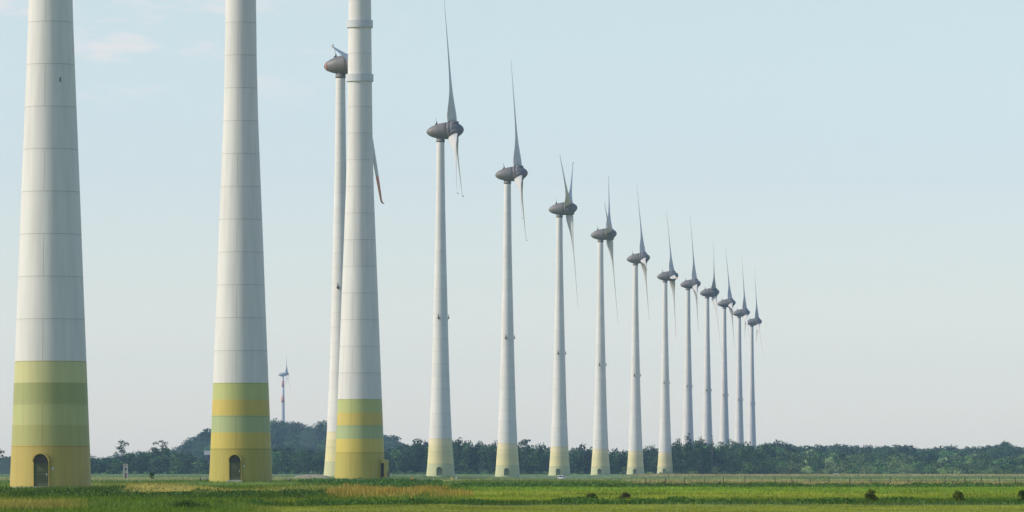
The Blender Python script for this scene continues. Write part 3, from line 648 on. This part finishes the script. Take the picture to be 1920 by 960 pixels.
# ------------------------------------------------------------------ grass
def blades(name, n, ufn, label, cat, w0=.030, hk=1.0, key=None, kv=.25, seed=9, cluster=0):
    r = np.random.default_rng(seed); X, D = ufn(r, n); C, H = veg(X, D)
    if key is not None:
        C2 = np.broadcast_to(GL[key], C.shape)*(1+.7*(fbm(X/1.5, D/10, 3)-.5))[:, None]; q = r.random(len(X))[:, None]
        C = np.where(q < .58, C2, np.where(q < .80, GL['gold'][None]*1.1, C))
    z = ground(X, D); n = len(X); k = D/260
    h = H*hk*(.45+1.0*r.random(n)); wd = w0*np.maximum(.7, k)*(.6+.8*r.random(n))
    a_ = r.random(n)*math.pi*2; ln = h*(.15+.35*r.random(n)); b_ = r.random(n)*math.pi*2
    c = C*(1+kv*2*(r.random(n)-.5))[:, None]; warm = (r.random(n) < .04)[:, None]; c = np.where(warm, c*.5+GL['straw']*.45, c)
    dx = np.cos(a_)*wd*.5; dy = np.sin(a_)*wd*.5
    p0 = np.stack([X-dx, D-dy, z-.02], 1); p1 = np.stack([X+dx, D+dy, z-.02], 1); p2 = np.stack([X+np.cos(b_)*ln, D+np.sin(b_)*ln, z+h], 1)
    P = np.stack([p0, p1, p2], 1).reshape(-1, 3)
    return tag(fast_mesh(name, P, 3, np.repeat(np.clip(c, .003, 1), 3, 0), M_GRASS), label, cat, kind='stuff')
def uv(v0, v1, u0=-350, u1=2270):
    def f(r, n):
        v = v0+(v1-v0)*r.random(n); D = CAMZ*FP/(v-883); u = u0+(u1-u0)*r.random(n); return at(u, D), D
    return f
def keep(fn, cond):
    def f(r, n):
        X, D = fn(r, n); k = cond(X, D); return X[k], D[k]
    return f
clear = lambda X, D: np.all([np.hypot(X-T['X'], D-T['D']) > 4.4 for T in TURB[:6]], axis=0)
blades('meadow_grass', 330000, keep(uv(899, 975), clear), 'short green and yellow meadow grass', 'grass', seed=71)
blades('meadow_grass', 60000, keep(uv(889.5, 899), clear), 'pale distant meadow grass below the wood', 'grass', w0=.035, seed=72, hk=.9)
rust = lambda X, D: (fbm(X/2.2+90, D/60, 3)+.3*(np.random.default_rng(1).random(len(X))-.5) > .50)
blades('reddish_grass', 11000, keep(uv(917, 934, 612, 886), rust), 'tall reddish brown seeding grass in front of the collared tower', 'tall grass', hk=1.35, w0=.03, key='rust', kv=.4, seed=73)
blades('straw_grass', 5000, uv(921.5, 926, 235, 560), 'pale straw coloured grass strip below the second tower', 'tall grass', hk=.9, w0=.03, key='straw', seed=74)
blades('golden_grass', 9000, uv(941, 956, -200, 165), 'golden dry grass at lower left', 'tall grass', hk=.8, w0=.025, key='gold', seed=75)
# weedy strips: broad leaves
def weeds(name, n, v0, v1, u0, u1, hmax, label, seed, tint=(62, 92, 34), size=.055):
    r = np.random.default_rng(seed); v = v0+(v1-v0)*r.random(n); D = CAMZ*FP/(v-883); u = u0+(u1-u0)*r.random(n); X = at(u, D)
    k = fbm(X/1.6+seed, D/9, 4); m = (k > .36)&clear(X, D); X = X[m]; D = D[m]; k = k[m]; n = len(X)
    z = ground(X, D)+hmax*np.clip((k-.33)*3.2, .1, 1.3)*r.random(n)**.8; c = np.stack([X, D, z], 1)
    nr = r.normal(size=(n, 3))+np.array([0, 0, .6]); nr /= np.linalg.norm(nr, axis=1)[:, None]
    t1 = np.cross(nr, r.normal(size=(n, 3))); t1 /= np.linalg.norm(t1, axis=1)[:, None]; t2 = np.cross(nr, t1); s = size*np.maximum(.8, D/260)[:, None]*(.5+r.random(n))[:, None]
    P = np.stack([c-t1*s, c-t2*s*.5, c+t1*s, c+t2*s*.5], 1).reshape(-1, 3)
    col = (np.array(lin(tint))*VEGK)[None]*(.6+.8*r.random(n))[:, None]
    tag(fast_mesh(name, P, 4, np.repeat(col, 4, 0), M_LEAF), label, 'weeds', kind='stuff')
weeds('weed_strip', 40000, 943, 946.5, 470, 2200, .24, 'dark leafy weed strip along the near edge of the meadow', 81)
weeds('weed_strip', 20000, 910.5, 914, 850, 2200, .32, 'low dark weeds along the far edge of the bright meadow', 82, (70, 98, 42))
weeds('weed_strip', 30000, 924, 936, -200, 640, .26, 'dark weed and painted shadow patches on the rough ground at left', 83, (58, 84, 34))  # dark leaf tint also carries the shadows of the uneven ground
weeds('weed_strip', 16000, 902, 916, 560, 830, .22, 'dark green growth on the mound of the collared tower', 84, (62, 96, 40))

# ------------------------------------------------------------------ fence
fx = [1210, 1248, 1284, 1320, 1358, 1398, 1453, 1487, 1521, 1554, 1593, 1632, 1667, 1702, 1737, 1773, 1808, 1841, 1872, 1903, 1938, 1972]
DFc = 650.0
f0 = empty('fence', (at(1560, DFc), DFc, 0), 'thin wire fence of weathered dark posts across the tan strip at right', 'fence')
for i, p in enumerate(fx):
    X = at(p+rnd.uniform(-2, 2), DFc)-f0.location.x; hh = rnd.uniform(.62, .95); ln = rnd.uniform(-.05, .05)
    z0 = float(ground(X+f0.location.x, DFc))
    MB().tube([(X, 0, z0-.1), (X+ln, 0, z0+hh)], [.055, .045], 6).build('post', M_BARK, f0)
for h_ in (.35, .6):
    MB().tube([(at(p, DFc)-f0.location.x, 0, float(ground(at(p, DFc), DFc))+h_) for p in fx], .006, 4).build('wire', M_DARKMETAL, f0)

# ------------------------------------------------------------------ small built things
# narrow white frame tower in the far left meadow
D0 = 1120.0; q = empty('frame_tower', (at(235.5, D0), D0, float(ground(at(235.5, D0), D0))), 'narrow white concrete frame with two dark openings, standing alone in the far meadow at left', 'small tower')
b = MB(); 
for sx in (-.36, .36):
    for sy in (-.42, .42): b.box(sx, sy, 1.45, .17, .2, 2.9)
b.build('frame', M_CONCP, q)
b = MB().box(0, 0, 2.98, 1.0, 1.15, .16); b.build('roof_slab', M_CONC, q)
MB().box(0, 0, 1.25, .8, .9, .22).build('cross_beam', M_CONC, q); MB().box(0, 0, 2.5, .9, .9, .5).build('tank', M_CONC, q)
MB().box(.1, .25, .55, .45, .3, 1.1).build('door_panel', M_BRICK, q)
# white flat roofed building by the second tower
D0 = 2700.0; bx = at(400, D0); q = empty('building', (bx, D0, 0), 'white flat roofed building showing only its left end between the trees and the second tower', 'building')
zt = topz(845, D0)
MB().box(.4, 0, (zt-2.2)/2, 6.6, 6, zt-2.2).build('wall', M_DARKWALL, q); MB().box(0, 0, zt-1.1, 9.0, 7, 2.0).build('parapet', M_WHITE, q)
for i in (-2.4, 0, 2.4): MB().box(i, -3.02, 3.4, 1.2, .06, 1.3).build('window', M_GLASS, q)
# low rail left of the second tower, and posts right of it
def rail(pxs, D, hh, label):
    X0 = at(pxs[0], D); z0 = float(ground(X0, D)); q = empty('rail', (X0, D, z0), label, 'rail')
    for p in pxs: MB().box(at(p, D)-X0, 0, hh/2, .14, .14, hh).build('post', M_BARK, q)
    MB().box((at(pxs[-1], D)-X0)/2, -.09, hh-.09, at(pxs[-1], D)-X0, .05, .13).build('cross_rail', M_CONC, q)
rail([376, 388, 400], 712, .62, 'low wooden rail on posts just left of the second tower')
rail([538, 543], 725, .42, 'pair of short dark posts right of the second tower')
# sandy spoil bank with a sign, between second and third towers
D0 = 1180.0
V = []; F = []; nxs = 40
for j in range(9):
    for i in range(nxs):
        uu = i/(nxs-1)*2-1; vv = j/8*2-1; X = uu*4.2; Y = vv*2.5; hgt = max(0, 1-uu*uu)**.6*max(0, 1-vv*vv)**.5*(.72+.35*float(fbm(i/6., j/3.+4)))
        V.append((X, Y, hgt*.95-.05))
for j in range(8):
    for i in range(nxs-1): F.append((j*nxs+i, j*nxs+i+1, (j+1)*nxs+i+1, (j+1)*nxs+i))
M_SAND = mat('dry_soil', (.27, .25, .17), .95, noise=.35, nscale=1.2)
o = pydata('spoil_bank', V, F, M_SAND, None, True); o.location = (at(586, D0), D0, float(ground(at(586, D0), D0))); tag(o, 'pale grassy earth bank beside the half hidden turbine', 'earth bank')
def sign(px, D, zc, size, label, m1, m2, hole=False):
    X = at(px, D); z0 = float(ground(X, D)); q = empty('road_sign', (X, D, z0), label, 'sign')
    MB().tube([(0, .03, -.1), (0, .03, zc-z0)], .03, 6).build('post', M_STEEL, q); s = size
    z = zc-z0
    def dia(s_, y_, th): 
        V = [(0, y_, z-s_), (s_, y_, z), (0, y_, z+s_), (-s_, y_, z), (0, y_+th, z-s_), (s_, y_+th, z), (0, y_+th, z+s_), (-s_, y_+th, z)]
        return V, [(0, 1, 2, 3), (7, 6, 5, 4), (0, 4, 5, 1), (1, 5, 6, 2), (2, 6, 7, 3), (3, 7, 4, 0)]
    p = MB().add(*dia(s, -.02, .02)).build('plate', m1, q)
    MB().add(*dia(s*.45, -.03, .006)).build('symbol', m2, p)
M_YEL = mat('sign_yellow', (.75, .45, .05), .5, noise=.05); M_ORANGE = mat('sign_orange', (.55, .22, .06), .5, noise=.1)
sign(772.5, 1000, topz(897, 1000), .32, 'small orange brown diamond warning sign between the collared tower and the next turbine', M_ORANGE, M_YEL)
sign(847, 1000, topz(897.5, 1000), .36, 'small yellow diamond sign with pale centre beside a short white marker post', M_YEL, M_WHITE)
sign(578, 1040, topz(897.5, 1040), .34, 'small pale diamond sign on the earth bank', M_WHITE, M_ORANGE)
D0 = 1000.0; X = at(855.5, D0); q = empty('marker_post', (X, D0, float(ground(X, D0))), 'short white marker post just right of the yellow diamond sign', 'marker post')
MB().box(0, 0, .15, .3, .2, .6, tx=.8, ty=.8).build('shaft', M_WHITE, q); MB().box(0, 0, .5, .3, .22, .12).build('cap', M_WHITE, q)
# white car in the dip
D0 = 1560.0; X = at(1053.5, D0); zc = float(ground(X, D0)); car = empty('parked_car', (X, D0, zc), 'small white car half sunk behind the grass in front of the V bladed turbine', 'car', rz=R_(74))
def prism(P, y0, y1):
    n = len(P); V = [(a_, y0, b_) for a_, b_ in P]+[(a_, y1, b_) for a_, b_ in P]; return V, [tuple(range(n)), tuple(range(2*n-1, n-1, -1))]+[(i, n+i, n+(i+1) % n, (i+1) % n) for i in range(n)]
M_CARW = mat('car_white', (.78, .78, .78), .3); M_TYRE = mat('tyre', (.02, .02, .02), .8); M_LAMP = mat('lamp_red', (.35, .02, .02), .3)
V, F = prism([(-1.9, .35), (1.9, .35), (1.95, .75), (1.2, .92), (-1.95, .95), (-1.98, .6)], -.8, .8); pydata('body', V, F, M_CARW, car)
V, F = prism([(-1.85, .95), (1.15, .92), (.45, 1.45), (-1.5, 1.47)], -.72, .72); cab = pydata('cabin', V, F, M_CARW, car)
for sy in (-1, 1):
    V, F = prism([(-1.55, 1.0), (.85, .98), (.36, 1.36), (-1.38, 1.38)], sy*.722-.008, sy*.722+.008); pydata('side_window', V, F, M_GLASS, car)
V = [(-1.86, -.6, 1.02), (-1.86, .6, 1.02), (-1.6, .55, 1.38), (-1.6, -.55, 1.38)]; V = V+[(x-.02, y_, z) for x, y_, z in V]
pydata('rear_window', [(x-.0, y_, z) for x, y_, z in V], [(0, 1, 2, 3), (7, 6, 5, 4), (0, 4, 5, 1), (1, 5, 6, 2), (2, 6, 7, 3), (3, 7, 4, 0)], M_GLASS, car)
V = [(1.08, -.6, 1.0), (1.08, .6, 1.0), (.55, .55, 1.4), (.55, -.55, 1.4)]; V = V+[(x+.03, y_, z+.01) for x, y_, z in V]
pydata('windscreen', V, [(3, 2, 1, 0), (4, 5, 6, 7), (0, 1, 5, 4), (1, 2, 6, 5), (2, 3, 7, 6), (3, 0, 4, 7)], M_GLASS, car)
for sx in (-1.25, 1.25):
    for sy in (-.74, .74):
        b = MB().lathe([(.2, -.1), (.3, -.09), (.3, .09), (.2, .1)], 18); wv = [(x, z_, y_) for x, y_, z_ in b.V]; b.V = [(x+sx, y_+sy, z+.3) for x, y_, z in wv]; b.build('wheel', M_TYRE, car)
for sy in (-.62, .62): MB().box(-1.985, sy, .78, .04, .25, .16).build('tail_lamp', M_LAMP, car); MB().box(1.93, sy, .66, .06, .3, .14).build('headlight', M_GLASS, car)
# pale object lying on the far tan strip at right
D0 = 2200.0; X = at(1568, D0); q = empty('trough', (X, D0, float(ground(X, D0))), 'long low white trough on the far tan strip below the right hand dunes', 'trough')
MB().box(0, 0, .35, 2.2, .8, .5, tx=1.05, ty=1.1).build('basin', M_WHITE, q); MB().box(0, 0, .05, 1.8, .5, .12).build('base', M_CONC, q)
